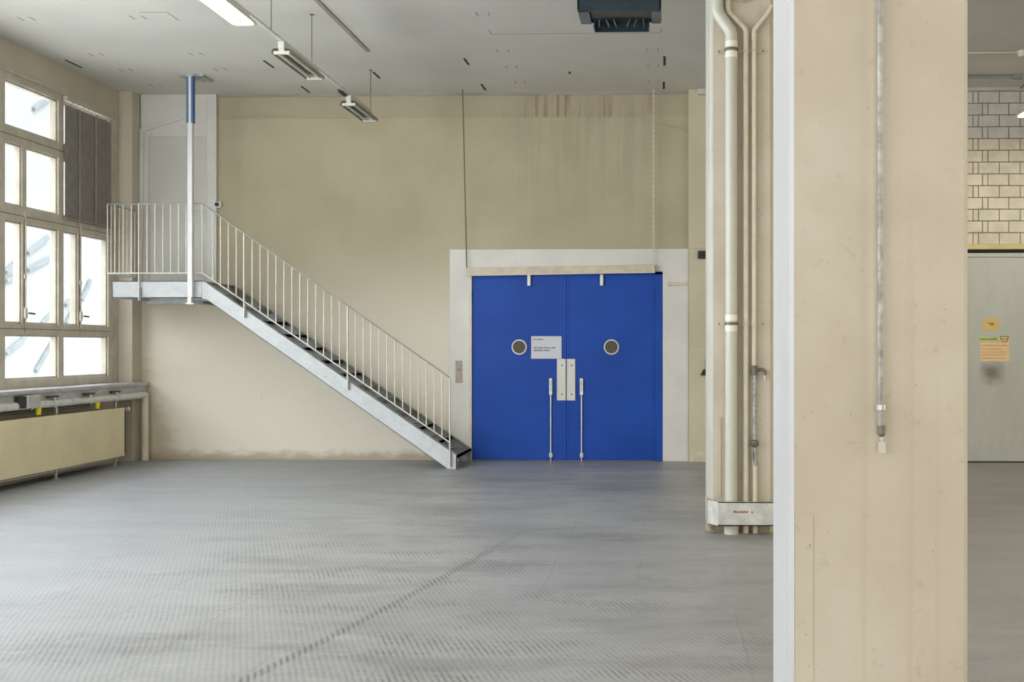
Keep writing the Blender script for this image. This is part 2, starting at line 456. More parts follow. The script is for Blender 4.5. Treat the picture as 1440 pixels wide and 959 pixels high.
class MB:
    def __init__(self):
        self.b = bmesh.new()

    def box(self, x0, x1, y0, y1, z0, z1, bev=0.0):
        mtx = Matrix.Translation(((x0 + x1) / 2, (y0 + y1) / 2, (z0 + z1) / 2)) @ Matrix.Diagonal((abs(x1 - x0), abs(y1 - y0), abs(z1 - z0), 1))
        r = bmesh.ops.create_cube(self.b, size=1.0, matrix=mtx)
        if bev:
            es = list({e for v in r['verts'] for e in v.link_edges})
            bmesh.ops.bevel(self.b, geom=es, offset=bev, segments=2, affect='EDGES', profile=0.5)
        return self

    def rod(self, p0, p1, r, seg=12, r2=None):
        p0, p1 = Vector(p0), Vector(p1)
        v = p1 - p0
        q = v.to_track_quat('Z', 'Y').to_matrix().to_4x4()
        mtx = Matrix.Translation((p0 + p1) / 2) @ q
        bmesh.ops.create_cone(self.b, cap_ends=True, cap_tris=False, segments=seg, radius1=r, radius2=r if r2 is None else r2, depth=v.length, matrix=mtx)
        return self

    def ball(self, p, r, seg=12, sc=(1, 1, 1)):
        bmesh.ops.create_uvsphere(self.b, u_segments=seg, v_segments=max(6, seg // 2), radius=r,
                                  matrix=Matrix.Translation(p) @ Matrix.Diagonal((*sc, 1)))
        return self

    def bar(self, p0, p1, w, h, up=(0, 0, 1)):
        """rectangular bar from p0 to p1; h along 'up', w across"""
        p0, p1, up = Vector(p0), Vector(p1), Vector(up)
        d = (p1 - p0).normalized()
        s = d.cross(up).normalized()
        t = s.cross(d)
        vs = []
        for p in (p0, p1):
            for a, c in ((-1, -1), (1, -1), (1, 1), (-1, 1)):
                vs.append(self.b.verts.new(p + s * (a * w / 2) + t * (c * h / 2)))
        for f in ((3, 2, 1, 0), (4, 5, 6, 7), (0, 1, 5, 4), (1, 2, 6, 5), (2, 3, 7, 6), (3, 0, 4, 7)):
            self.b.faces.new([vs[i] for i in f])
        return self

    def tube(self, pts, r, seg=12):
        """smooth tube along a polyline, mitred at the joints"""
        pts = [Vector(p) for p in pts]
        rings = []
        n = len(pts)
        d0 = (pts[1] - pts[0]).normalized()
        ref = Vector((0, 0, 1)) if abs(d0.z) < 0.9 else Vector((0, 1, 0))
        s = d0.cross(ref).normalized()
        for i, p in enumerate(pts):
            a = (pts[i] - pts[i - 1]).normalized() if i else (pts[1] - pts[0]).normalized()
            c = (pts[i + 1] - pts[i]).normalized() if i < n - 1 else a
            t = (a + c).normalized()
            s = (s - t * s.dot(t)).normalized()
            u = t.cross(s)
            k = 1.0 / max(0.5, math.cos(a.angle(c) / 2)) if 0 < i < n - 1 else 1.0
            k = min(k, 1.1)
            rings.append([self.b.verts.new(p + (s * math.cos(2 * PI * j / seg) + u * math.sin(2 * PI * j / seg)) * r * k) for j in range(seg)])
        for A, B in zip(rings, rings[1:]):
            for j in range(seg):
                self.b.faces.new((A[j], A[(j + 1) % seg], B[(j + 1) % seg], B[j]))
        self.b.faces.new(rings[0][::-1])
        self.b.faces.new(rings[-1])
        return self

    def prism(self, poly, y0, y1, axis='y'):
        """extrude polygon; axis y: poly in (x,z); axis x: poly in (y,z); axis z: poly in (x,y)"""
        def P(q, t):
            return {'y': (q[0], t, q[1]), 'x': (t, q[0], q[1]), 'z': (q[0], q[1], t)}[axis]
        A = [self.b.verts.new(P(q, y0)) for q in poly]
        B = [self.b.verts.new(P(q, y1)) for q in poly]
        n = len(poly)
        self.b.faces.new(A[::-1])
        self.b.faces.new(B)
        for i in range(n):
            self.b.faces.new((A[i], A[(i + 1) % n], B[(i + 1) % n], B[i]))
        return self

    def ring(self, c, r_out, r_in, y0, y1, seg=32):
        """annulus around an axis along y"""
        cx, cz = c
        L = []
        for y in (y0, y1):
            for r in (r_out, r_in):
                L.append([self.b.verts.new((cx + r * math.cos(2 * PI * j / seg), y, cz + r * math.sin(2 * PI * j / seg))) for j in range(seg)])
        o0, i0, o1, i1 = L
        for j in range(seg):
            k = (j + 1) % seg
            self.b.faces.new((o0[j], o0[k], i0[k], i0[j]))
            self.b.faces.new((o1[j], i1[j], i1[k], o1[k]))
            self.b.faces.new((o0[j], o1[j], o1[k], o0[k]))
            self.b.faces.new((i0[j], i0[k], i1[k], i1[j]))
        return self

    def build(self, name, mat, parent=None, smooth_shade=False, bevel=0.0):
        bmesh.ops.recalc_face_normals(self.b, faces=self.b.faces)
        co = [v.co for v in self.b.verts]
        if parent is None:
            lo = [min(c[i] for c in co) for i in range(3)]
            hi = [max(c[i] for c in co) for i in range(3)]
            org = Vector(((lo[0] + hi[0]) / 2, (lo[1] + hi[1]) / 2, lo[2]))
        else:
            org = Vector((0, 0, 0))
            q = parent
            while q:
                org += q.location
                q = q.parent
        for v in self.b.verts:
            v.co -= org
        me = bpy.data.meshes.new(name)
        self.b.to_mesh(me)
        self.b.free()
        me.materials.append(M[mat] if isinstance(mat, str) else mat)
        o = bpy.data.objects.new(name, me)
        C.objects.link(o)
        if parent is None:
            o.location = org
        else:
            o.parent = parent
        if smooth_shade:
            for p in me.polygons:
                p.use_smooth = True
            try:
                me.set_sharp_from_angle(angle=math.radians(40))
            except Exception:
                pass
        if bevel:
            md = o.modifiers.new('bevel', 'BEVEL')
            md.width = bevel
            md.segments = 2
            md.limit_method = 'ANGLE'
        return o


def thing(name, label, cat, loc, group=None):
    o = bpy.data.objects.new(name, None)
    o.empty_display_size = 0.1
    C.objects.link(o)
    o.location = loc
    return tag(o, label, cat, group)


def tag(o, label, cat, group=None):
    o['label'] = label
    o['category'] = cat
    if group:
        o['group'] = group
    return o


def struct(o, label=None):
    o['kind'] = 'structure'
    if label:
        o['label'] = label
    return o


def struct_root(name, loc, label=None):
    o = bpy.data.objects.new(name, None)
    o.empty_display_size = 0.1
    C.objects.link(o)
    o.location = loc
    return struct(o, label)


# ------------------------------------------------------------------ room shell
YB = 14.9            # face of the back wall
H = 5.155            # ceiling
XW = -7.62           # window plane
XP = -7.41           # face of the pier beside the windows
XR = 12.0
YF = -6.0

struct(MB().box(-7.95, XR + .3, YF - .3, YB + .3, -0.25, 0).build('floor', 'floor'), 'ribbed grey rubber floor worn along a curved track')
ceil = struct(MB().box(-7.95, XR + .3, YF - .3, YB + .3, H, H + .3).build('ceiling', 'ceiling'), 'off-white concrete ceiling with dark anchor slots')
struct(MB().box(-7.74, XR + .3, YB, YB + .3, 0, H).build('wall_back', 'backwall'), 'stained beige plaster wall behind the staircase')
struct(MB().box(XR, XR + .3, YF, YB, 0, H).build('wall_right', 'sidewall'), 'cream side wall')
struct(MB().box(-7.95, XR, YF - .3, YF, 0, H).build('wall_front', 'sidewall'), 'cream wall behind the photographer')
# left wall: parapet, lintel and pier
struct(MB().box(-7.95, -7.60, YF, YB, 0, 1.10).box(-7.95, -7.60, YF, YB, 4.82, H)
       .box(-7.74, XP, 14.63, YB, 0, H).build('wall_left', 'leftwall'), 'cream window wall with deep parapet and corner pier')

# ceiling slots, marks and channel: recesses of the ceiling
for (sx, sy, L, ang) in ((-4.99, 13.30, .34, 0), (-4.97, 14.61, .34, 0), (-3.78, 13.88, .32, 0), (-2.477, 13.256, .30, 0), (-2.487, 14.56, .34, 0),
                         (-1.237, 13.83, .10, 0), (-0.005, 13.30, .42, 0), (-0.015, 14.54, .38, 0), (-7.44, 13.21, .37, 0)):
    MB().box(sx - .014, sx + .014, sy - L / 2, sy + L / 2, H - .004, H + .01).build('anchor_slot', 'darkslot', ceil)
MB().box(-3.60, -3.555, 8.6, 12.76, H - .012, H + .01).build('cable_channel', 'mark', ceil)
for gx in (-6.93, -5.70, -1.95, -0.15, 5.0):
    for gy in (10.1, 11.38, 12.806, 13.52, 14.32):
        if gx == -5.70 and gy > 14:
            continue
        mb = MB()
        for dx in (-.065, .065):
            mb.box(gx + dx - .006, gx + dx + .006, gy - .06, gy + .06, H - .003, H + .01)
        mb.build('fixing_mark', 'mark', ceil)
MB().box(-1.985, -.04, 12.10, 12.112, H - .002, H + .01).box(-1.985, -1.973, 11.95, 12.10, H - .002, H + .01).box(-.05, -.038, 11.95, 12.10, H - .002, H + .01).build('form_joint', 'mark', ceil)
MB().box(-5.60, -5.30, 11.2, 11.212, H - .002, H + .01).box(-5.31, -5.298, 11.2, 11.5, H - .002, H + .01).build('form_joint', 'mark', ceil)

# shallow ridge of the old haunched beam on the back wall
mb = MB()
mb.box(-6.30, -0.40, YB - .014, YB + .01, 4.812, 4.835)
mb.bar((-0.41, YB - .004, 4.823), (0.32, YB - .004, 4.60), .022, .022)
struct(mb.build('trim_1', 'backwall'), 'thin plaster ridge across the top of the beige wall')
mb = MB()
mb.box(-6.30, .33, YB - .02, YB + .01, H - .035, H - .0)
struct(mb.build('trim_2', 'mark'), 'narrow joint strip under the ceiling')

# ------------------------------------------------------------------ windows
RZ = [(1.205, 1.735), (1.865, 3.06), (3.245, 3.97), (4.155, 4.685)]
UZ0, UZ1 = 1.10, 4.82


def window_unit(k, idx, detail):
    """one bay of the window band, clear width 1.2 m, bottom and top lights fixed, two opening lights of unequal width"""
    y0 = 12.08 + 1.2 * k           # left edge of the glass
    y1 = y0 + 1.085
    yb = y0 + 0.335                # narrow light ends
    yc = yb + 0.085
    w = struct_root('window_%d' % idx, (XW, (y0 + y1) / 2, UZ0))
    f = MB()
    xa, xb = -7.72, -7.605
    f.box(xa, xb, y1, y0 + 1.2, UZ0, UZ1)                        # mullion on the right
    prev = UZ0
    for (a, b) in RZ + [(UZ1, UZ1)]:
        f.box(xa, xb + .002, y0 - .0, y1, prev, a)
        prev = b
    for (a, b) in RZ[1:3]:
        f.box(xa, xb - .004, yb, yc, a, b)
    # projecting head moulding
    f.box(xb, xb + .03, y0 - .06, y1 + .06, UZ1 - .045, UZ1)
    f.build('window_frame', 'frame', w, bevel=.004)
    sash = MB()
    t = .022
    for (a, b), split in zip(RZ, (0, 1, 1, 0)):
        for (p, q) in (((y0, yb), (yc, y1)) if split else ((y0, y1),)):
            sash.box(-7.705, -7.63, p, p + t, a, b).box(-7.705, -7.63, q - t, q, a, b)
            sash.box(-7.705, -7.63, p, q, a, a + t).box(-7.705, -7.63, p, q, b - t, b)
    sash.build('sash', 'frame', w, bevel=.003)
    for (a, b), split in zip(RZ, (0, 1, 1, 0)):
        for (p, q) in (((y0, yb), (yc, y1)) if split else ((y0, y1),)):
            MB().box(-7.690, -7.684, p + .01, q - .01, a + .01, b - .01).build('pane', 'glass', w)
    if not detail:
        return
    g = MB()
    for z in (1.80, 3.135, 4.055):
        g.box(xb, xb + .004, y0 - .055, y1 + .055, z, z + .007)
    g.box(xb - .003, xb + .0045, yb + .035, yb + .040, 1.75, 3.12)
    g.build('sash_gap', 'frame_dark', w)
    h = MB()
    ym = (yb + yc) / 2
    h.rod((-7.588, ym - .012, 1.82), (-7.588, ym - .012, 3.16), .007, 8)
    h.box(-7.60, -7.585, ym - .03, ym + .006, 2.40, 2.45).box(-7.60, -7.585, ym - .03, ym + .006, 3.13, 3.20)
    h.box(-7.60, -7.575, ym - .03, ym + .006, 1.93, 2.05)
    h.rod((-7.578, ym - .012, 1.99), (-7.55, ym - .012, 1.99), .010, 8)
    hh = h.build('espagnolette_rod', 'frame', w)
    MB().bar((-7.552, ym - .012, 1.992), (-7.552, ym + .12, 1.985), .014, .022).build('window_handle', 'darksteel', w, bevel=.003)


idx = 1
for k in range(1, -15, -1):
    window_unit(k, idx, k >= -1)
    idx += 1
# jamb between the last window and the pier
struct(MB().box(-7.72, -7.602, 14.48, 14.64, UZ0, UZ1).build('trim_3', 'frame'), 'cream window jamb at the corner pier')

# venetian blind over the upper lights of the last window
bl = thing('venetian_blind', 'brown-grey slatted blind lowered over the upper panes of the corner window', 'blind', (-7.575, 13.80, 3.2))
y0, y1 = 13.255, 14.375
sl = MB()
z = 3.25
while z < 4.655:
    sl.bar((-7.575, y0, z), (-7.575, y1, z), .004, .030, up=(0.35, 0, 1))
    z += 0.0235
sl.build('slats', 'blind', bl)
MB().box(-7.595, -7.555, y0, y1, 3.205, 3.235).build('bottom_rail', 'blind', bl, bevel=.004)
for yt in (13.56, 13.95):
    MB().box(-7.556, -7.553, yt - .012, yt + .012, 3.22, 4.68).build('ladder_tape', 'tape', bl)
MB().box(-7.60, -7.545, y0 - .01, y1 + .01, 4.70, 4.765).build('headrail', 'frame', bl, bevel=.004)
ff = MB()
for i in range(9):
    yy = y0 + .06 + i * .125
    ff.bar((-7.55, yy, 4.735), (-7.548, yy + .10, 4.665), .012, .010)
ff.build('gathered_cord', 'frame', bl)

# ------------------------------------------------------------------ outside: neighbouring facade with bars added as shadow streaks
fac = MB().box(-17.6, -17.3, 12, 60, -0.5, 12.0).build('neighbouring_facade', 'concrete_out')
struct(fac, 'pale building facade seen through the windows')
struct(MB().box(-40, -8.3, -20, 60, -0.6, -0.3).build('ground', 'ground_out'))
XF = -17.3
# (y0, z0, y1, z1) ends of the added bars standing in for shadow streaks
SHADOW_STREAKS = [(27.44, 3.56, 27.96, 3.91), (27.44, 3.33, 27.96, 3.52), (28.4, 4.14, 29.41, 4.69), (28.4, 3.68, 29.54, 4.12), (31.08, 2.99, 31.55, 3.61), (30.22, 2.81, 30.66, 3.04), (30.26, 2.28, 30.66, 2.74), (29.06, 2.25, 29.54, 2.54), (27.44, 1.43, 28.31, 1.87), (28.76, 0.94, 29.61, 1.78), (28.66, 8.11, 29.47, 8.6)]
for (ya, za, yb_, zb_) in SHADOW_STREAKS:
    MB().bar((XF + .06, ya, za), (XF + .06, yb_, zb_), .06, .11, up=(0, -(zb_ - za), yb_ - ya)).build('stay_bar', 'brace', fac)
# ------------------------------------------------------------------ window sill, heating pipe, radiator
sill = MB()
sill.box(-7.62, -7.27, YF + .2, 14.86, 1.045, 1.098, bev=.018)
s_ob = tag(sill.build('window_sill', 'stone', smooth_shade=True), 'long grey stone sill under the windows', 'window sill')
MB().box(-7.60, -7.315, YF + .2, 14.84, 0.965, 1.045).build('sill_apron', 'stone', s_ob)

hp = thing('heating_pipe', 'pale lagged heating pipe running under the sill and down the corner', 'pipe', (-7.345, 14.7, 0))
XH, ZH, RH = -7.30, 0.918, 0.047
pp = MB()
pp.tube([(XH, 2.0, ZH), (XH, 14.2, ZH), (XH, 14.70, ZH), (XH, 14.765, ZH - .0)], RH, 16)
pp.build('horizontal_run', 'lagging', hp, smooth_shade=True)
MB().tube([(XH, 14.765, ZH + .03), (XH, 14.775, .5), (XH, 14.775, 0.0)], .050, 16).build('drop_pipe', 'pipe', hp, smooth_shade=True)
for yb_ in (12.02, 12.48, 13.28, 13.93):
    g = MB().box(XH - .02, XH + .012, yb_ - .012, yb_ + .012, ZH + .03, 1.00)
    g.ring((0, 0), .05, .044, -.012, .012, 20)
    for v in g.b.verts[-80:]:
        pass
    o = MB().box(XH + .0, XH + .035, yb_ - .11, yb_ + .11, .985, 1.008).build('hanger_bracket', 'black', hp)
    g.b.free()
    MB().box(XH + .035, XH + .050, yb_ - .014, yb_ + .014, ZH - .05, .99).build('hanger_strap', 'steel', hp)
for yv in (12.185, 13.477):
    MB().rod((XH + .02, yv, ZH - .045), (XH + .02, yv, .87), .012, 10).build('valve_stem', 'steel', hp)
    MB().rod((XH + .02, yv, .885), (XH + .02, yv, .80), .036, 14, .030).build('valve_cap', 'yellow', hp, smooth_shade=True)
for ya, yb2 in ((12.86, 12.90), (13.02, 13.14)):
    MB().rod((XH, ya, ZH), (XH, yb2, ZH), .052, 16).build('pipe_collar', 'steel', hp, smooth_shade=True)
MB().tube([(XH - .048, 11.0, .845), (XH - .048, 13.4, .845)], .016, 10).build('return_pipe', 'darksteel', hp, smooth_shade=True)

va = thing('valve_actuator', 'grey box-shaped valve actuator on the heating pipe above the radiator', 'valve', (XH, 12.0, .90))
MB().box(XH - .06, XH + .075, 11.90, 12.14, .885, 1.035).build('housing', 'grey_box', va, bevel=.012)
MB().box(XH - .05, XH + .060, 11.78, 11.90, .895, 1.03).build('end_cap', 'black', va, bevel=.01)

rad = thing('radiator', 'long cream panel radiator standing under the windows', 'radiator', (-7.31, 12.5, 0))
MB().box(-7.272, -7.258, 8.6, 14.125, .127, .777).build('front_panel', 'beige_metal', rad, bevel=.004)
MB().box(-7.385, -7.285, 8.62, 14.205, .17, .745).build('convector_core', 'darkslot', rad)
MB().box(-7.285, -7.271, 8.66, 14.10, .145, .76).build('mounting_plate', 'beige_metal', rad)
for yf in (9.9, 11.24, 12.60, 13.98):
    MB().box(-7.325, -7.30, yf - .014, yf + .014, 0.008, .87).box(-7.35, -7.275, yf - .03, yf + .03, 0, .010).build('stand', 'steel', rad)
MB().rod((-7.33, 14.20, .735), (-7.33, 14.26, .735), .014, 12).rod((-7.33, 14.25, .735), (-7.26, 14.255, .755), .028, 14).build('thermostat_valve', 'lamp', rad, smooth_shade=True)
MB().tube([(-7.34, 11.0, .10), (-7.34, 13.9, .10)], .020, 10).build('supply_pipe', 'steel', rad, smooth_shade=True)

# ------------------------------------------------------------------ upper door, white panel
d1 = struct_root('door_1', (-6.87, YB, 2.46), 'white door above the stair landing')
fr = MB()
YD = YB - .05
fr.box(-7.40, -7.29, YD, YB, 2.36, H).box(-6.455, -6.32, YD, YB, 2.36, H).box(-7.29, -6.455, YD, YB, 4.56, H)
fr.build('door_frame', 'white', d1, bevel=.004)
MB().prism([(-7.405, 2.46), (-7.37, 2.46), (-7.345, 4.63), (-6.74, 4.815), (-6.70, 4.845), (-6.78, 4.85), (-7.405, 4.665)], YD - .03, YD, 'y').build('haunch_moulding', 'white', d1, bevel=.006)
MB().box(-7.29, -6.455, YB - .022, YB - .002, 2.49, 4.56).build('door_leaf', 'door_white', d1)
MB().box(-6.56, -6.53, YB - .04, YB - .02, 3.42, 3.60).bar((-6.545, YB - .06, 3.53), (-6.66, YB - .06, 3.53), .02, .02).rod((-6.545, YB - .06, 3.53), (-6.545, YB - .02, 3.53), .01).build('door_handle', 'steel', d1)

sn = thing('door_sensor', 'small white box sensor with a black lens beside the upper door', 'sensor', (-6.295, YB, 3.55))
MB().box(-6.335, -6.255, YB - .05, YB, 3.555, 3.645).build('housing', 'white', sn, bevel=.01)
MB().ring((-6.31, 3.60), .030, .012, YB - .062, YB - .048, 20).rod((-6.31, YB - .056, 3.60), (-6.31, YB - .05, 3.60), .02).build('lens', 'black', sn)

# ------------------------------------------------------------------ staircase
YS, YR = 13.84, 14.80
st = thing('staircase', 'galvanised steel staircase with landing and railing climbing to the white door', 'staircase', (-2.75, 14.3, 0))
# landing
ld = MB()
ld.box(-7.28, -6.085, YS, YS + .012, 2.235, 2.46)
ld.box(-7.28, -6.085, YS, YS + .06, 2.235, 2.247).box(-7.28, -6.085, YS, YS + .06, 2.448, 2.46)
ld.box(-7.28, -7.268, YS, YR, 2.235, 2.46)
ld.box(-7.28, -6.085, YR - .012, YR, 2.20, 2.46)
ld.box(-6.13, -6.087, YS + .013, YR - .013, 2.26, 2.424)
ld.build('landing_frame', 'galv', st, bevel=.002)
MB().box(-7.266, -6.06, YS + .014, YR + .09, 2.425, 2.455).build('landing_deck', 'tread', st)
MB().box(-6.26, -6.10, YS + .06, YR, 2.165, 2.195).box(-6.26, -5.98, YS + .05, YR, 2.195, 2.215).build('landing_bracket', 'tread', st)
# connection plate between landing and flight
MB().prism([(-6.09, 2.235), (-6.09, 2.455), (-6.02, 2.437), (-6.02, 2.215)], YS + .006, YS + .018, 'y').build('connection_plate', 'galv', st)
SL = 0.682


def stringer_poly():
    xt, xb = -6.025, -2.715
    def top(x): return 2.44 - SL * (x + 6.025)
    dv = .226
    return [(xt, top(xt)), (xb, .182), (xb, .0), (-2.84, 0.0), (xt + .0, top(xt) - dv)]


for yy, s in ((YS - .0, 1), (YR + .03, -1)):
    g = MB()
    g.prism(stringer_poly(), yy, yy + .010 * s, 'y')
    # flanges
    P = stringer_poly()
    g.bar((P[0][0], yy + .03 * s, P[0][1] - .004), (P[1][0], yy + .03 * s, P[1][1] - .004), .06, .008)
    g.bar((P[4][0], yy + .03 * s, P[4][1] + .004), (P[3][0], yy + .03 * s, P[3][1] + .004), .06, .008)
    g.box(-2.725, -2.715, min(yy, yy + .06 * s), max(yy, yy + .06 * s), 0, .182)
    if s > 0:
        for k in range(1, 14):
            zk = .178 + .1755 * (k - 1)
            xk = -2.70 - .257 * (k - 1)
            for dx in (-.075, -.205):
                if zk - .015 > 0.05:
                    g.rod((xk + dx, yy + .004, zk - .012 - .02), (xk + dx, yy - .009, zk - .012 - .02), .008, 8)
    g.build('stringer', 'galv' if s > 0 else 'galv_dull', st)  # rear stringer darker: its shade is put into the colour
for k in range(1, 14):
    zk = .178 + .1755 * (k - 1)
    xk = -2.70 - .257 * (k - 1)
    g = MB()
    g.box(xk - .275, xk, YS + .02, YR + .012, zk - .034, zk)
    g.box(xk - .016, xk, YS + .02, YR + .012, zk - .052, zk)
    for j in range(5):
        g.box(xk - .262 + j * .055, xk - .245 + j * .055, YS + .03, YR, zk, zk + .004)
    g.build('tread', 'tread', st)
# railing
YL = YS - .022
rl = bpy.data.objects.new('railing', None)
C.objects.link(rl)
rl.parent = st
rl.location = (0, 0, 0)
XL = -7.335


def top_z(x): return 3.472 if x < -6.07 else 3.472 - (x + 6.07) * (3.472 - 1.19) / (6.07 - 2.80)
def bot_z(x): return 2.560 if x < -6.06 else 2.560 - (x + 6.06) * (2.560 - .346) / (6.06 - 2.80)


MB().tube([(XL, 14.64, 3.30), (XL, 14.64, 3.43), (XL, 14.60, 3.472), (XL, YL + .04, 3.472), (XL + .012, YL + .012, 3.472), (XL + .04, YL, 3.472), (-6.09, YL, 3.472), (-6.04, YL, 3.453), (-2.80, YL, 1.19)], .0105, 10).build('handrail', 'rail_dark', rl, smooth_shade=True)
MB().tube([(XL, 14.60, 2.560), (XL, YL + .02, 2.560), (XL + .02, YL, 2.560), (-6.07, YL, 2.560), (-6.03, YL, 2.54), (-2.80, YL, .346)], .0095, 8).build('bottom_rail', 'rail', rl, smooth_shade=True)


def post(x, z0, z1):
    g = MB().box(x - .006, x + .006, YL - .020, YL + .020, z0, z1)
    g.build('railing_post', 'rail', rl)
    MB().box(x + .004, x + .022, YL - .006, YS + .002, z0, z0 + .17).build('post_bracket', 'galv_dull', st)


post(-6.905, 2.20, 3.475)
post(-5.51, 1.975, top_z(-5.51))
post(-4.143, 1.03, top_z(-4.143))
post(-2.80, .03, 1.19)
BX = [-7.23, -7.12, -7.01] + [-6.80 - .0 + .1045 * i for i in range(8)]
BX += [-5.93 - .105 * 0 + .105 * i for i in range(4)]
BX += [-5.51 + (1.367 / 13) * i for i in range(1, 13)] + [-4.143 + (1.343 / 13) * i for i in range(1, 13)]
MB().rod((XL + .004, YL + .004, 2.55), (XL + .004, YL + .004, 3.472), .008, 8).build('baluster', 'rail', rl)
for x in BX:
    MB().rod((x, YL, bot_z(x)), (x, YL, top_z(x)), .0078, 8).build('baluster', 'rail', rl)
for i in range(1, 8):
    yy = YL + .105 * i
    MB().rod((XL, yy, 2.560), (XL, yy, 3.472), .0078, 8).build('baluster', 'rail', rl)

# hanger post of the landing
hpst = thing('hanger_post', 'galvanised hanger post with blue film at its top holding the stair landing', 'post', (-6.19, YS - .06, 2.17))
XPO, YPO = -6.205, YS - .055
MB().box(XPO - .033, XPO + .033, YPO - .03, YPO + .025, 2.24, H - .02, bev=.006).build('tube', 'pale_zinc', hpst)
MB().box(XPO - .044, XPO - .032, YPO - .034, YPO + .03, 4.52, H - .03).box(XPO + .032, XPO + .044, YPO - .034, YPO + .03, 4.52, H - .03).box(XPO + .018, XPO + .040, YPO - .0345, YPO - .029, 4.52, H - .03).box(XPO - .040, XPO - .018, YPO - .0345, YPO - .029, 4.52, H - .03).build('protective_film', 'blue_film', hpst)
MB().box(XPO - .15, XPO + .17, YPO - .02, YPO + .30, H - .022, H).build('ceiling_plate', 'zinc_rough', hpst)
MB().box(XPO - .035, XPO + .015, YPO - .02, YPO + .02, 2.165, 2.25).box(XPO - .06, XPO + .05, YPO - .03, YPO + .05, 2.15, 2.166).build('foot_bracket', 'rail', hpst)

# ------------------------------------------------------------------ blue double door with white surround
d2 = struct_root('door_2', (-1.37, YB, 0), 'blue steel double door in a white surround')
YO = 14.84
g = MB()
g.prism([(-3.01, 0), (-2.715, 0), (-2.715, 2.60), (-.03, 2.64), (-.03, 0), (.327, 0), (.327, 2.957), (-3.01, 2.957)], YO, YB, 'y')
g.build('surround', 'white', d2, bevel=.005)
MB().box(-2.735, -2.700, YO - .006, YB, 0, 2.60).build('edge_bead', 'pipe', d2)
YLF = 14.865
MB().box(-.145, -.032, YLF - .012, YB, 0, 2.635).box(-.19, -.03, YLF - .012, YB, 2.60, 2.64).build('door_post', 'blue', d2, bevel=.003)
XM = -1.372
for (xa, xb, nm) in ((-2.700, XM - .003, 'L'), (XM + .003, -.147, 'R')):
    MB().box(xa, xb, YLF, YB, .012, 2.63).build('door_leaf', 'blue', d2, bevel=.004)
MB().box(XM - .0, XM + .03, YLF - .006, YLF, .012, 2.6).build('rebate_strip', 'blue', d2, bevel=.002)
for xh in (-.155, -2.70):
    for zh in (.20, 2.22):
        MB().rod((xh, YLF - .008, zh), (xh, YLF - .008, zh + .17), .013, 10).box(xh - .03, xh + .02, YLF - .004, YLF + .003, zh, zh + .17).build('hinge', 'blue', d2)
for xp in (-2.035, -.745):
    r = MB().ring((xp, 1.59), .107, .089, YLF - .014, YLF + .004, 40)
    r.ring((xp, 1.59), .102, .089, YLF - .020, YLF - .013, 40)
    ro = r.build('porthole_ring', 'ring', d2, smooth_shade=False)
    q = MB().rod((xp, YLF - .003, 1.59), (xp, YLF - .0005, 1.59), .091, 40)
    q.build('porthole_glass', 'porthole', d2)
for xa, xb in ((-1.507, -1.384), (-1.370, -1.250)):
    pl = MB().box(xa, xb, YLF - .012, YLF, .845, 1.425)
    pl.box(xa, xa + .012, YLF - .018, YLF, .845, 1.425)
    pl.box(xb - .012, xb, YLF - .018, YLF, .845, 1.425)
    po = pl.build('push_plate', 'white', d2, bevel=.002)
    s_ = MB()
    for zz in (.93, 1.335):
        s_.rod(((xa + xb) / 2 + .01, YLF - .016, zz), ((xa + xb) / 2 + .01, YLF - .010, zz), .012, 10)
    s_.build('screw', 'darksteel', po)
for xb in (-1.592, -1.162):
    b0 = MB().box(xb - .023, xb + .023, YLF - .035, YLF, .92, 1.155, bev=.006).build('shoot_bolt', 'steel', d2)
    MB().box(xb - .012, xb + .012, YLF - .045, YLF - .03, 1.05, 1.13).box(xb - .016, xb + .016, YLF - .046, YLF - .03, .99, 1.02).build('bolt_lever', 'grey_box', b0)
    MB().rod((xb, YLF - .018, .10), (xb, YLF - .018, .93), .0105, 10).rod((xb, YLF - .018, .0), (xb, YLF - .018, .08), .009, 10).build('bolt_rod', 'steel', b0)
    MB().box(xb - .026, xb + .026, YLF - .032, YLF, .045, .115, bev=.012).build('bolt_guide', 'steel', b0)
for xc in (-1.895, -.88):
    MB().box(xc - .022, xc + .022, YLF - .05, YLF, 2.445, 2.60).box(xc - .016, xc + .016, YLF - .056, YLF, 2.445, 2.49).build('top_catch', 'rail', d2, bevel=.003)

# paper notice on the left leaf
no = thing('paper_notice', 'white A3 paper notice taped to the left blue door leaf', 'notice', (-1.656, YLF, 1.43))
MB().box(-1.868, -1.443, YLF - .008, YLF - .0065, 1.428, 1.742).build('sheet', 'paper', no)


def text_line(x0, z0, widths, h, y, mat, name, parent, gap=.006):
    g = MB()
    x = x0
    for w in widths:
        if w > 0:
            # one word: small uneven letter blocks
            n = max(1, int(w / (h * .62)))
            cw = w / n
            for i in range(n):
                hh = h * random.choice((.68, .72, 1.0, .7))
                g.box(x + i * cw, x + i * cw + cw * .72, y - .0012, y, z0, z0 + hh)
            x += w
        x += gap * 1.6
    return g.build(name, mat, parent)


text_line(-1.833, 1.690, (.03, .095), .018, YLF - .008, 'ink', 'heading', no)
text_line(-1.833, 1.572, (.055, .075, .06, .03, .05), .021, YLF - .008, 'ink', 'text_line', no)
text_line(-1.833, 1.535, (.125, .095), .021, YLF - .008, 'ink', 'text_line', no)

cp = thing('call_plate', 'brown-grey lift call plate with key hole on the white surround', 'call panel', (-2.88, YO, 1.09))
MB().box(-2.926, -2.836, YO - .012, YO, 1.09, 1.40).build('plate', 'callplate', cp, bevel=.003)
MB().rod((-2.878, YO - .016, 1.275), (-2.878, YO - .011, 1.275), .012, 12).build('key_switch', 'black', cp)

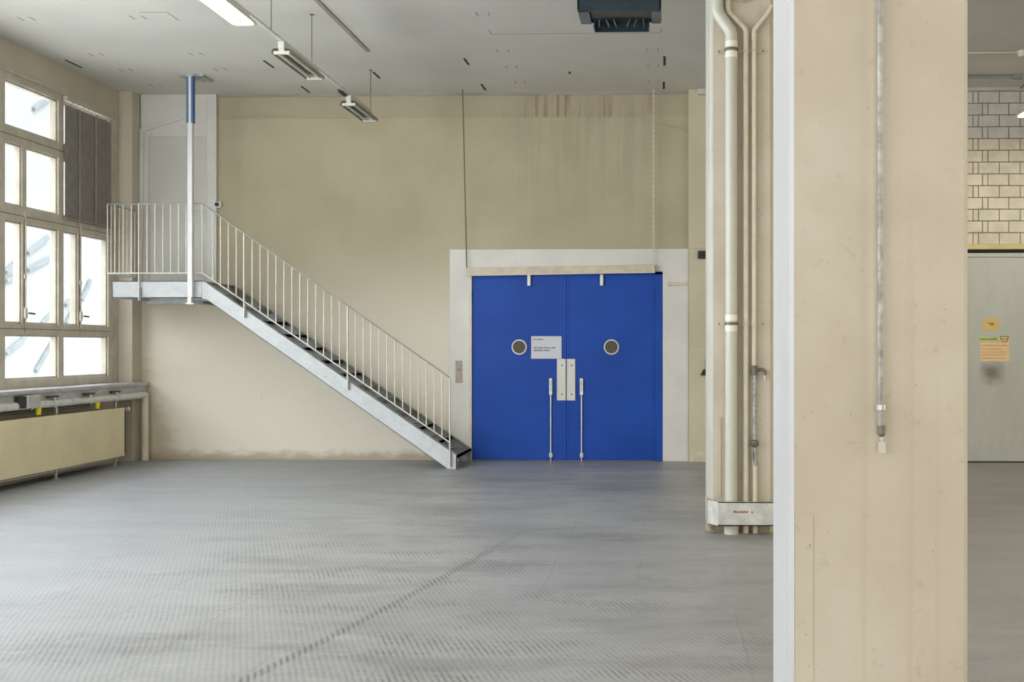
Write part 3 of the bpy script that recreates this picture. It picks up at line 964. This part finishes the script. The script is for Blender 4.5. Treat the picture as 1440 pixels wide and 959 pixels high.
# hanging cream bar in front of the door head
hb = thing('hanging_bar', 'cream bar hung on two cords in front of the blue door head', 'bar', (-1.45, 14.79, 2.6))
g = MB()
g.prism([(-2.765, 2.585), (-2.765, 2.69), (-.14, 2.725), (-.14, 2.625)], 14.745, 14.82, 'y')
g.build('bar', 'bar_cream', hb, bevel=.004)
MB().bar((-2.775, 14.745, 2.583), (-.135, 14.745, 2.622), .02, .012).build('lower_edge', 'pipe', hb)
MB().rod((-2.76, 14.79, 2.68), (-2.80, 14.70, H), .0085, 8).build('cord', 'chain_dark', hb)
ch = MB()
nl = 70
for i in range(nl):
    z0 = 2.72 + (H - 2.72) * i / nl
    ch.box(-.158 - (.010 if i % 2 else .004), -.158 + (.010 if i % 2 else .004), 14.766, 14.774 + (.0 if i % 2 else .008), z0, z0 + (H - 2.72) / nl * 1.08)
ch.build('chain', 'chain_lite', hb)

tb = thing('wall_hook_bar', 'short cream bracket bar across the right edge of the white surround', 'bracket', (.19, YO, 2.44))
MB().box(.055, .335, YO - .03, YO, 2.447, 2.486).box(.045, .065, YO - .04, YO, 2.435, 2.497).build('bracket', 'bar_cream', tb, bevel=.004)

# ------------------------------------------------------------------ pilaster on the back wall and its small fittings
YPI = 14.80
pil = struct(MB().box(.33, .94, YPI, YB, 0, H).build('trim_4', 'sidewall'), 'cream wall pilaster right of the blue door')
MB().box(.345, .60, YPI - .008, YPI, 1.535, 1.56).box(.335, .60, YPI - .010, YPI, 2.955, 2.975).build('plaster_edge', 'bar_cream', pil)
MB().box(.35, .60, YPI - .006, YPI, 0.0, .14).build('patched_foot', 'bar_cream', pil)
kb = thing('key_switch_box', 'small black switch box high on the pilaster beside the blue door', 'switch', (.51, YPI, 2.80))
MB().box(.455, .565, YPI - .06, YPI, 2.81, 2.92).build('housing', 'black', kb, bevel=.008)
MB().box(.47, .55, YPI - .063, YPI - .058, 2.835, 2.885).build('cover', 'darkslot', kb)
hk = thing('wall_hook', 'dark conical fitting on a stem low on the pilaster', 'fitting', (.535, YPI, 1.22))
MB().rod((.545, YPI - .02, 1.28), (.545, YPI - .02, 1.44), .010, 8).build('stem', 'grey_box', hk)
MB().rod((.545, YPI - .045, 1.20), (.545, YPI - .045, 1.285), .055, 16, .012).build('cone', 'black', hk)
jb = tag(MB().box(.455, .565, YPI - .10, YPI, 5.075, 5.15, bev=.006).build('junction_box', 'grey_box'), 'grey junction box under the ceiling at the top of the pilaster', 'junction box')

# ------------------------------------------------------------------ pillars


def pillar(x0, x1, y0, y1, cf, name, label):
    o = MB().prism([(x0, y0 + cf), (x0 + cf, y0), (x1 - cf, y0), (x1, y0 + cf), (x1, y1 - cf), (x1 - cf, y1), (x0 + cf, y1), (x0, y1 - cf)], 0, H, 'z').build(name, 'pillar')
    return tag(o, label, 'pillar')


# (white painted window side is a thin coat on the left face)
p1 = pillar(.395, .960, 3.40, 3.90, .016, 'concrete_pillar', 'near cream concrete pillar filling the right of the view')
MB().box(.3935, .3952, 3.415, 3.885, 0.0, H).prism([(.3935, 3.4155), (.4100, 3.3990), (.4108, 3.3998), (.3943, 3.4163)], 0.0, H, 'z').build('white_painted_side', 'white_side', p1)
g = MB().box(.4125, .4695, 3.3965, 3.400, 0.0, 1.054)
g.build('corner_guard', 'pillar', p1)
MB().box(.3915, .3936, 3.417, 3.47, 0.0, 1.054).prism([(.3920, 3.4165), (.4110, 3.3975), (.4115, 3.3985), (.3930, 3.4175)], 0.0, 1.054, 'z').build('corner_guard', 'white_side', p1)
cg = MB()
for dz in (.1, .5, .95):
    cg.rod((.455, 3.3955, dz), (.455, 3.3935, dz), .004, 8)
cg.build('guard_screw', 'grey_box', p1)
p2 = pillar(.370, .945, 9.17, 9.67, .045, 'concrete_pillar', 'cream concrete pillar carrying the wall pipes, halfway down the hall')
MB().box(.3690, .3705, 9.217, 9.655, .0, H).prism([(.3690, 9.2160), (.4160, 9.1690), (.4165, 9.1700), (.3700, 9.2165)], .0, H, 'z').build('white_painted_side', 'lamp', p2)  # pale coat puts window light into this pillar's left face
MB().prism([(.366, 9.2150), (.4150, 9.1655), (.90, 9.1655), (.90, 9.1720), (.41, 9.1720), (.368, 9.2160)], 0.0, .07, 'z').build('worn_foot', 'worn', p2)
MB().box(.425, .480, 9.160, 9.172, .30, .98).build('corner_guard', 'pillar', p2)

# conduit on the near pillar
cd = thing('drop_conduit', 'thin galvanised conduit pipe ending on the front of the near pillar', 'pipe', (.68, 3.38, 1.25))
MB().rod((.677, 3.375, 1.335), (.674, 3.375, H), .0085, 12).build('conduit', 'zinc_rough', cd, smooth_shade=True)
MB().rod((.679, 3.375, 1.385), (.679, 3.375, 1.402), .0145, 14).box(.672, .686, 3.375, 3.401, 1.386, 1.400).build('pipe_clamp', 'steel', cd)
MB().rod((.679, 3.375, 1.335), (.679, 3.375, 1.385), .0105, 12).build('coupling', 'zinc_rough', cd, smooth_shade=True)
MB().rod((.680, 3.375, 1.312), (.680, 3.375, 1.336), .0125, 14).ball((.680, 3.375, 1.312), .0125, 12).build('cable_gland', 'darksteel', cd, smooth_shade=True)
MB().rod((.682, 3.375, 1.285), (.681, 3.375, 1.303), .004, 8).box(.671, .693, 3.369, 3.381, 1.250, 1.285).build('end_plug', 'lamp', cd)

# pipes on the far pillar
YQ = 9.10
k_ = YQ / 9.17
dp = thing('drain_pipe', 'thick pale drain pipe bending up the front of the far pillar', 'pipe', (.565, YQ, 0))
MB().tube([(.5655, YQ, 0.0), (.5655, YQ, 4.24), (.558, YQ, 4.275), (.455, YQ, 4.425), (.445, YQ, 4.47), (.445, YQ, H)], .052, 20).build('pipe', 'pipe_pale', dp, smooth_shade=True)
MB().rod((.5655, YQ - .0, 0.0), (.5655, YQ, .10), .062, 20).build('foot_socket', 'lamp', dp, smooth_shade=True)
for zc in (4.115, 1.79):
    for dz in (-.045, .045):
        MB().rod((.5655, YQ, zc + dz - .025), (.5655, YQ, zc + dz + .025), .0535, 20).build('collar', 'collar_white', dp, smooth_shade=True)
wp = thing('water_pipe', 'slim cream pipe between the drain pipe and the tap pipe on the far pillar', 'pipe', (.69, 9.13, 0))
MB().tube([(.690, 9.13, 0.0), (.690, 9.13, 4.28), (.682, 9.13, 4.305), (.545, 9.13, 4.445), (.537, 9.13, 4.48), (.537, 9.13, H)], .024, 14).build('pipe', 'pipe', wp, smooth_shade=True)
tp = thing('tap_pipe', 'slim cream pipe with brass tap and bare galvanised lower section on the far pillar', 'pipe', (.764, 9.13, 0))
MB().tube([(.762, 9.13, 1.42), (.762, 9.13, 4.28), (.768, 9.13, 4.30), (.875, 9.13, 4.43), (.91, 9.13, 4.50)], .020, 14).build('upper_pipe', 'pipe', tp, smooth_shade=True)
MB().rod((.762, 9.13, 4.235), (.762, 9.13, 4.26), .024, 14).rod((.762, 9.13, 4.205), (.762, 9.13, 4.225), .023, 14).build('pipe_coupling', 'pipe', tp, smooth_shade=True)
tap = MB().rod((.762, 9.13, 1.345), (.762, 9.13, 1.43), .026, 14).rod((.762, 9.13, 1.395), (.83, 9.13, 1.395), .014, 12).tube([(.81, 9.13, 1.395), (.838, 9.13, 1.395), (.852, 9.13, 1.38), (.854, 9.13, 1.345)], .013, 10).build('tap', 'darksteel', tp, smooth_shade=True)
MB().rod((.854, 9.13, 1.345), (.854, 9.13, 1.30), .015, 10, .011).build('spout', 'lamp', tp, smooth_shade=True)
MB().rod((.764, 9.13, .74), (.764, 9.13, 1.35), .017, 12).build('bare_pipe', 'zinc_rough', tp, smooth_shade=True)
MB().ball((.766, 9.13, .765), .036, 14, (1, 1, 1)).rod((.766, 9.09, .765), (.766, 9.05, .765), .012, 10).build('stop_valve', 'darksteel', tp, smooth_shade=True)
MB().rod((.768, 9.13, .58), (.768, 9.13, .73), .014, 12).box(.742, .752, 9.11, 9.14, .60, .70).rod((.768, 9.13, .575), (.768, 9.13, .60), .022, 12).build('union', 'zinc_rough', tp)
MB().rod((.770, 9.13, 0), (.770, 9.13, .58), .021, 14).build('lower_pipe', 'pipe', tp, smooth_shade=True)
for zc, lab in ((4.115, 'upper pipe clamp rail near the ceiling on the far pillar'), (1.785, 'lower pipe clamp rail at head height on the far pillar')):
    cl = thing('pipe_clamp', lab, 'clamp', (.63, 9.16, zc), 'pipe clamps on the far pillar')
    MB().box(.45, .85, 9.148, 9.172, zc - .016, zc + .016).build('rail', 'bar_cream', cl)
    MB().ring((0, 0), .1, .09, 0, .01, 8).b.free()
    def hoop(cx, cy, r, w, mat):
        g = MB()
        n = 24
        for i in range(n):
            a0, a1 = 2 * PI * i / n, 2 * PI * (i + 1) / n
            g.prism([(cx + r * math.cos(a0), cy + r * math.sin(a0)), (cx + r * math.cos(a1), cy + r * math.sin(a1)),
                     (cx + (r + .006) * math.cos(a1), cy + (r + .006) * math.sin(a1)), (cx + (r + .006) * math.cos(a0), cy + (r + .006) * math.sin(a0))], zc - w, zc + w, 'z')
        return g.build('hoop', mat, cl)
    hoop(.5655, YQ, .0535, .011, 'darksteel')
    hoop(.690, 9.13, .0245, .011, 'bar_cream')
    hoop(.763, 9.13, .0205, .011, 'bar_cream')
    for xb in (.835, .462):
        MB().rod((xb, 9.148, zc), (xb, 9.142, zc), .008, 8).build('bolt', 'darksteel', cl)
ps = tag(MB().rod((.665, 9.10, 4.60), (.665, 9.10, H), .055, 16, .06).rod((.665, 9.10, 4.53), (.665, 9.10, 4.60), .035, 16, .055).build('pipe_stub', 'pipe_pale', smooth_shade=True), 'short pale pipe stub coming down from the ceiling in front of the far pillar', 'pipe')

gd = thing('impact_guard', 'scuffed grey steel impact guard around the pipe feet on the far pillar', 'guard', (.65, 8.98, .085))
g = MB()
g.box(.445, .95, 8.955, 8.963, .088, .288)
g.box(.445, .95, 8.955, 8.985, .280, .288).box(.445, .95, 8.955, 8.985, .088, .096)
g.prism([(.445, 8.955), (.445, 8.963), (.367, 9.10), (.360, 9.096)], .088, .288, 'z')
g.box(.352, .360, 9.09, 9.24, .088, .288)
g.box(.94, .952, 8.955, 9.17, .088, .288)
g.build('plate', 'guard', gd)
text_line(.573, .197, (.125,), .018, 8.9545, 'red_ink', 'lettering', gd)
MB().rod((.73, 8.956, .203), (.73, 8.951, .203), .008, 10).build('bolt', 'darksteel', gd)
MB().box(.352, .361, 9.1, 9.16, .03, .088).build('mounting_leg', 'guard', gd)

# ------------------------------------------------------------------ right-hand end: brick wall, sliding door, notices
bw = MB()
zc0, ch_, gap = 3.005, .1627, .012
bl_, nar = .286, .074
g2 = MB()
for r in range(13):
    a0 = 4.255 if r % 2 == 0 else 4.385
    z0 = zc0 + r * ch_
    tgt = bw if r < 9 else g2
    tgt.box(a0 + gap / 2, a0 + nar - gap / 2, YB - .03, YB + .01, z0 + gap / 2, z0 + ch_ - gap / 2, bev=.003)
    x = a0 + nar
    while x < 8.2:
        tgt.box(x + gap / 2, x + bl_ - gap / 2, YB - .03, YB + .01, z0 + gap / 2, z0 + ch_ - gap / 2, bev=.003)
        x += bl_
    x = a0
    while x > 1.0:
        tgt.box(max(.95, x - bl_ + gap / 2), x - gap / 2, YB - .03, YB + .01, z0 + gap / 2, z0 + ch_ - gap / 2, bev=.003)
        x -= bl_
br = struct_root('trim_5', (4.6, YB, 3.0), 'large-block cream brick wall above the grey door')
bw.build('brickwork', 'brick', br)
g2.build('upper_brickwork', 'brick_grey', br)
MB().box(.95, 8.5, YB - .018, YB + .01, 2.995, 5.125).build('mortar_bed', 'mortar', br)
struct(MB().box(.945, 8.5, YB - .10, YB, 2.935, 3.003).build('trim_6', 'ochre'), 'ochre lintel strip over the grey door')
struct(MB().box(.945, 11.9, YB - .12, YB, 5.115, H).build('trim_7', 'grey_box'), 'grey ledge strip between brick wall and ceiling')
d3 = struct_root('door_3', (5.0, YB, 0), 'grey-green sliding door with notices')
MB().box(2.6, 7.4, 14.82, 14.88, .018, 2.822).build('door_leaf', 'greydoor', d3, bevel=.004)
MB().box(2.5, 7.5, 14.835, YB, 2.83, 2.885).build('head_frame', 'greydoor', d3, bevel=.003)
MB().box(2.5, 7.5, 14.87, YB, 2.885, 2.935).box(2.6, 7.4, 14.83, 14.88, 0.0, .018).build('shadow_gap', 'darkslot', d3)
YN = 14.82
sk = thing('yellow_sticker', 'small yellow sticker above the notice on the grey door', 'sticker', (4.48, YN, 1.80))
MB().box(4.375, 4.590, YN - .003, YN, 1.82, 1.985).build('label', 'sticker', sk)
MB().prism([(4.42, 1.925), (4.54, 1.92), (4.50, 1.875), (4.475, 1.90)], YN - .0045, YN - .003, 'y').build('arrow_mark', 'olive_ink', sk)
nt_ = thing('safety_notice', 'peach paper notice with a green strip on the grey door', 'notice', (4.53, YN, 1.39))
MB().box(4.345, 4.735, YN - .003, YN, 1.395, 1.655).build('sheet', 'notice_peach', nt_)
MB().box(4.325, 4.60, YN - .0035, YN, 1.655, 1.745).build('green_strip', 'notice_green', nt_)
MB().box(4.60, 4.735, YN - .003, YN, 1.655, 1.745).build('pictogram_field', 'notice_peach', nt_)
g = MB()
for a, b in (((4.61, 1.735), (4.725, 1.735)), ((4.61, 1.735), (4.635, 1.662)), ((4.725, 1.735), (4.70, 1.662)), ((4.635, 1.664), (4.70, 1.664)), ((4.63, 1.70), (4.705, 1.70))):
    g.bar((a[0], YN - .004, a[1]), (b[0], YN - .004, b[1]), .012, .003, up=(0, 1, 0))
g.build('pictogram', 'olive_ink', nt_)
text_line(4.335, 1.688, (.10, .12), .026, YN - .0035, 'olive_ink', 'strip_lettering', nt_)
for zz, ws in ((1.605, (.34,)), (1.555, (.06, .1, .1)), (1.515, (.33,)), (1.478, (.2, .1)), (1.43, (.16, .15))):
    text_line(4.365, zz, ws, .016, YN - .003, 'orange_ink', 'text_line', nt_)

# conduit under the ceiling on the right
cc = tag(MB().rod((3.2, 14.1, H - .03), (4.62, 14.1, H - .03), .022, 10).box(4.55, 4.68, 14.07, 14.13, H - .06, H).build('ceiling_conduit', 'galv_dull'), 'grey conduit along the ceiling above the brick wall', 'conduit')
tl = tag(MB().tube([(4.70, 14.1, H - .02), (4.84, 14.14, H - .02), (4.87, 14.3, H - .02), (4.87, 14.77, H - .02)], .008, 8).build('loose_cable', 'chain_dark'), 'thin dark cable hanging from the ceiling above the brick wall', 'cable')
cr = tag(MB().rod((4.31, 12.99, H - .07), (4.31, 12.99, H), .05, 14, .07).rod((3.6, 13.0, H - .012), (4.25, 13.0, H - .012), .010, 8).build('ceiling_rose', 'lamp'), 'small cream ceiling fitting with surface cable above the brick wall', 'ceiling fitting')

# ------------------------------------------------------------------ fluorescent lamps
def lamp(x, y0, y1, z, lit, label):
    t = thing('fluorescent_lamp', label, 'lamp', (x, (y0 + y1) / 2, z), 'twin-tube fluorescent lamps')
    zt = z + .03
    MB().box(x - .032, x + .032, y0 - .02, y1 + .02, zt + .025, zt + .095, bev=.006).build('spine', 'lamp', t)
    # folded reflector, open downwards
    r = MB()
    prof = [(-.030, .030), (-.075, .030), (-.098, .010), (-.104, -.022)]
    for s in (-1, 1):
        for (a, b), (c, d) in zip(prof, prof[1:]):
            r.prism([(x + s * a, zt + b), (x + s * c, zt + d), (x + s * c, zt + d + .004), (x + s * a, zt + b + .004)], y0, y1, 'y')
    r.box(x - .03, x + .03, y0, y1, zt + .020, zt + .026)
    r.build('reflector', 'lamp' if lit else 'lamp_in', t)  # darker on unlit lamps: lit and shaded tones are painted in
    for s in (-1, 1):
        MB().rod((x + s * .055, y0 + .03, zt - .005), (x + s * .055, y1 - .03, zt - .005), .017, 14).build('tube', 'tube_lit' if lit else 'tube', t, smooth_shade=True)
    for yy in (y0 + .01, y1 - .01):
        MB().box(x - .082, x + .082, yy - .018, yy + .018, zt - .030, zt + .002, bev=.005).box(x - .028, x + .028, yy - .018, yy + .018, zt, zt + .05).build('lampholder', 'lamp', t)
    if lit:
        area_light('fluorescent_light', (x, (y0 + y1) / 2, z - .03), (x, (y0 + y1) / 2, 0), .18, y1 - y0, 26, (1.0, .95, .86))
    return t


XA, ZA = -3.785, 4.48
lamp(XA, 8.35, 9.52, ZA, True, 'lit white fluorescent lamp, nearest on the left ceiling rail')
lamp(XA, 10.43, 11.45, ZA, False, 'unlit twin-tube lamp in the middle of the left ceiling rail')
lamp(XA, 12.67, 13.60, ZA, False, 'unlit twin-tube lamp at the far end of the left ceiling rail')
lamp(4.53, 12.6, 13.62, ZA, True, 'lit fluorescent lamp in front of the brick wall at the right edge')
lr = thing('lamp_rail', 'thin cream lamp rail hung on wires under the left ceiling', 'rail', (XA, 11, ZA + .15))
MB().box(XA - .018, XA + .018, 7.6, 13.62, ZA + .126, ZA + .150).build('rail', 'white', lr)
for yw in (8.4, 10.15, 11.33, 13.62):
    MB().rod((XA, yw, ZA + .14), (XA, yw, H), .005, 8).box(XA - .02, XA + .02, yw - .02, yw + .02, H - .006, H).build('suspension_wire', 'chain_dark', lr)
MB().box(XA - .05, XA - .018, 12.40, 12.64, ZA + .10, ZA + .135).build('supply_plug', 'black', lr)

# ------------------------------------------------------------------ unit heater under the ceiling
uh = thing('unit_heater', 'navy blue fan heater hung under the ceiling at the top of the view', 'heater', (-.43, 10.2, 4.67))
X0, X1, Y0, Y1, Z0, Z1 = -.823, -.035, 10.0, 10.42, 4.755, 5.09
g = MB()
g.box(X0, X1, Y0, Y0 + .02, Z0, Z1).box(X0, X1, Y1 - .02, Y1, Z0, Z1).box(X0, X0 + .02, Y0, Y1, Z0, Z1).box(X1 - .02, X1, Y0, Y1, Z0, Z1).box(X0, X1, Y0, Y1, Z1 - .02, Z1)
g.build('housing', 'navy', uh, bevel=.004)
MB().box(X0 + .005, X0 + .11, Y0 + .005, Y1 - .005, Z0 - .012, Z0 + .004).build('outlet_cheek', 'bluegrey', uh, bevel=.003)
MB().box(X1 - .095, X1 - .005, Y0 + .005, Y1 - .005, Z0 - .012, Z0 + .004).build('outlet_cheek', 'bluegrey', uh, bevel=.003)
MB().box(X0 + .005, X1 - .005, Y0, Y0 + .03, Z0 - .012, Z0 + .004).build('front_lip', 'navy', uh)
MB().box(X0 + .12, X1 - .10, Y0 + .06, Y1 - .10, Z0 + .005, Z0 + .05).build('heat_exchanger', 'fins', uh)
g = MB()
a, b, c, d = X0 + .135, X1 - .115, Y0 + .28, Y1 + .02
g.box(a, b, d - .012, d, Z0 - .085, Z0 + .0).box(a, a + .012, c, d, Z0 - .085, Z0).box(b - .012, b, c, d, Z0 - .085, Z0).box(a, b, c, d, Z0 - .010, Z0 - .004)
g.build('louvre_tray', 'navy', uh)
for i, dx in enumerate((.06, .12, .19, .355, .42, .48)):
    s = .03 if i < 3 else -.03
    if i in (0, 5):
        s *= -.2
    MB().bar((a + dx, c, Z0 - .018), (a + dx + s, c + .0, Z0 - .075), .10, .006, up=(1, 0, 0)).build('vane', 'bluegrey', uh)
MB().bar((X0 + .015, Y0 - .004, 4.885), (X0 + .05, Y0 - .004, 5.06), .004, .05, up=(1, 0, 0)).build('rating_plate', 'white', uh)
for xr in (X0 + .1, X1 - .1):
    MB().rod((xr, 10.2, Z1 - .01), (xr, 10.2, H), .008, 8).build('hanger_rod', 'steel', uh)
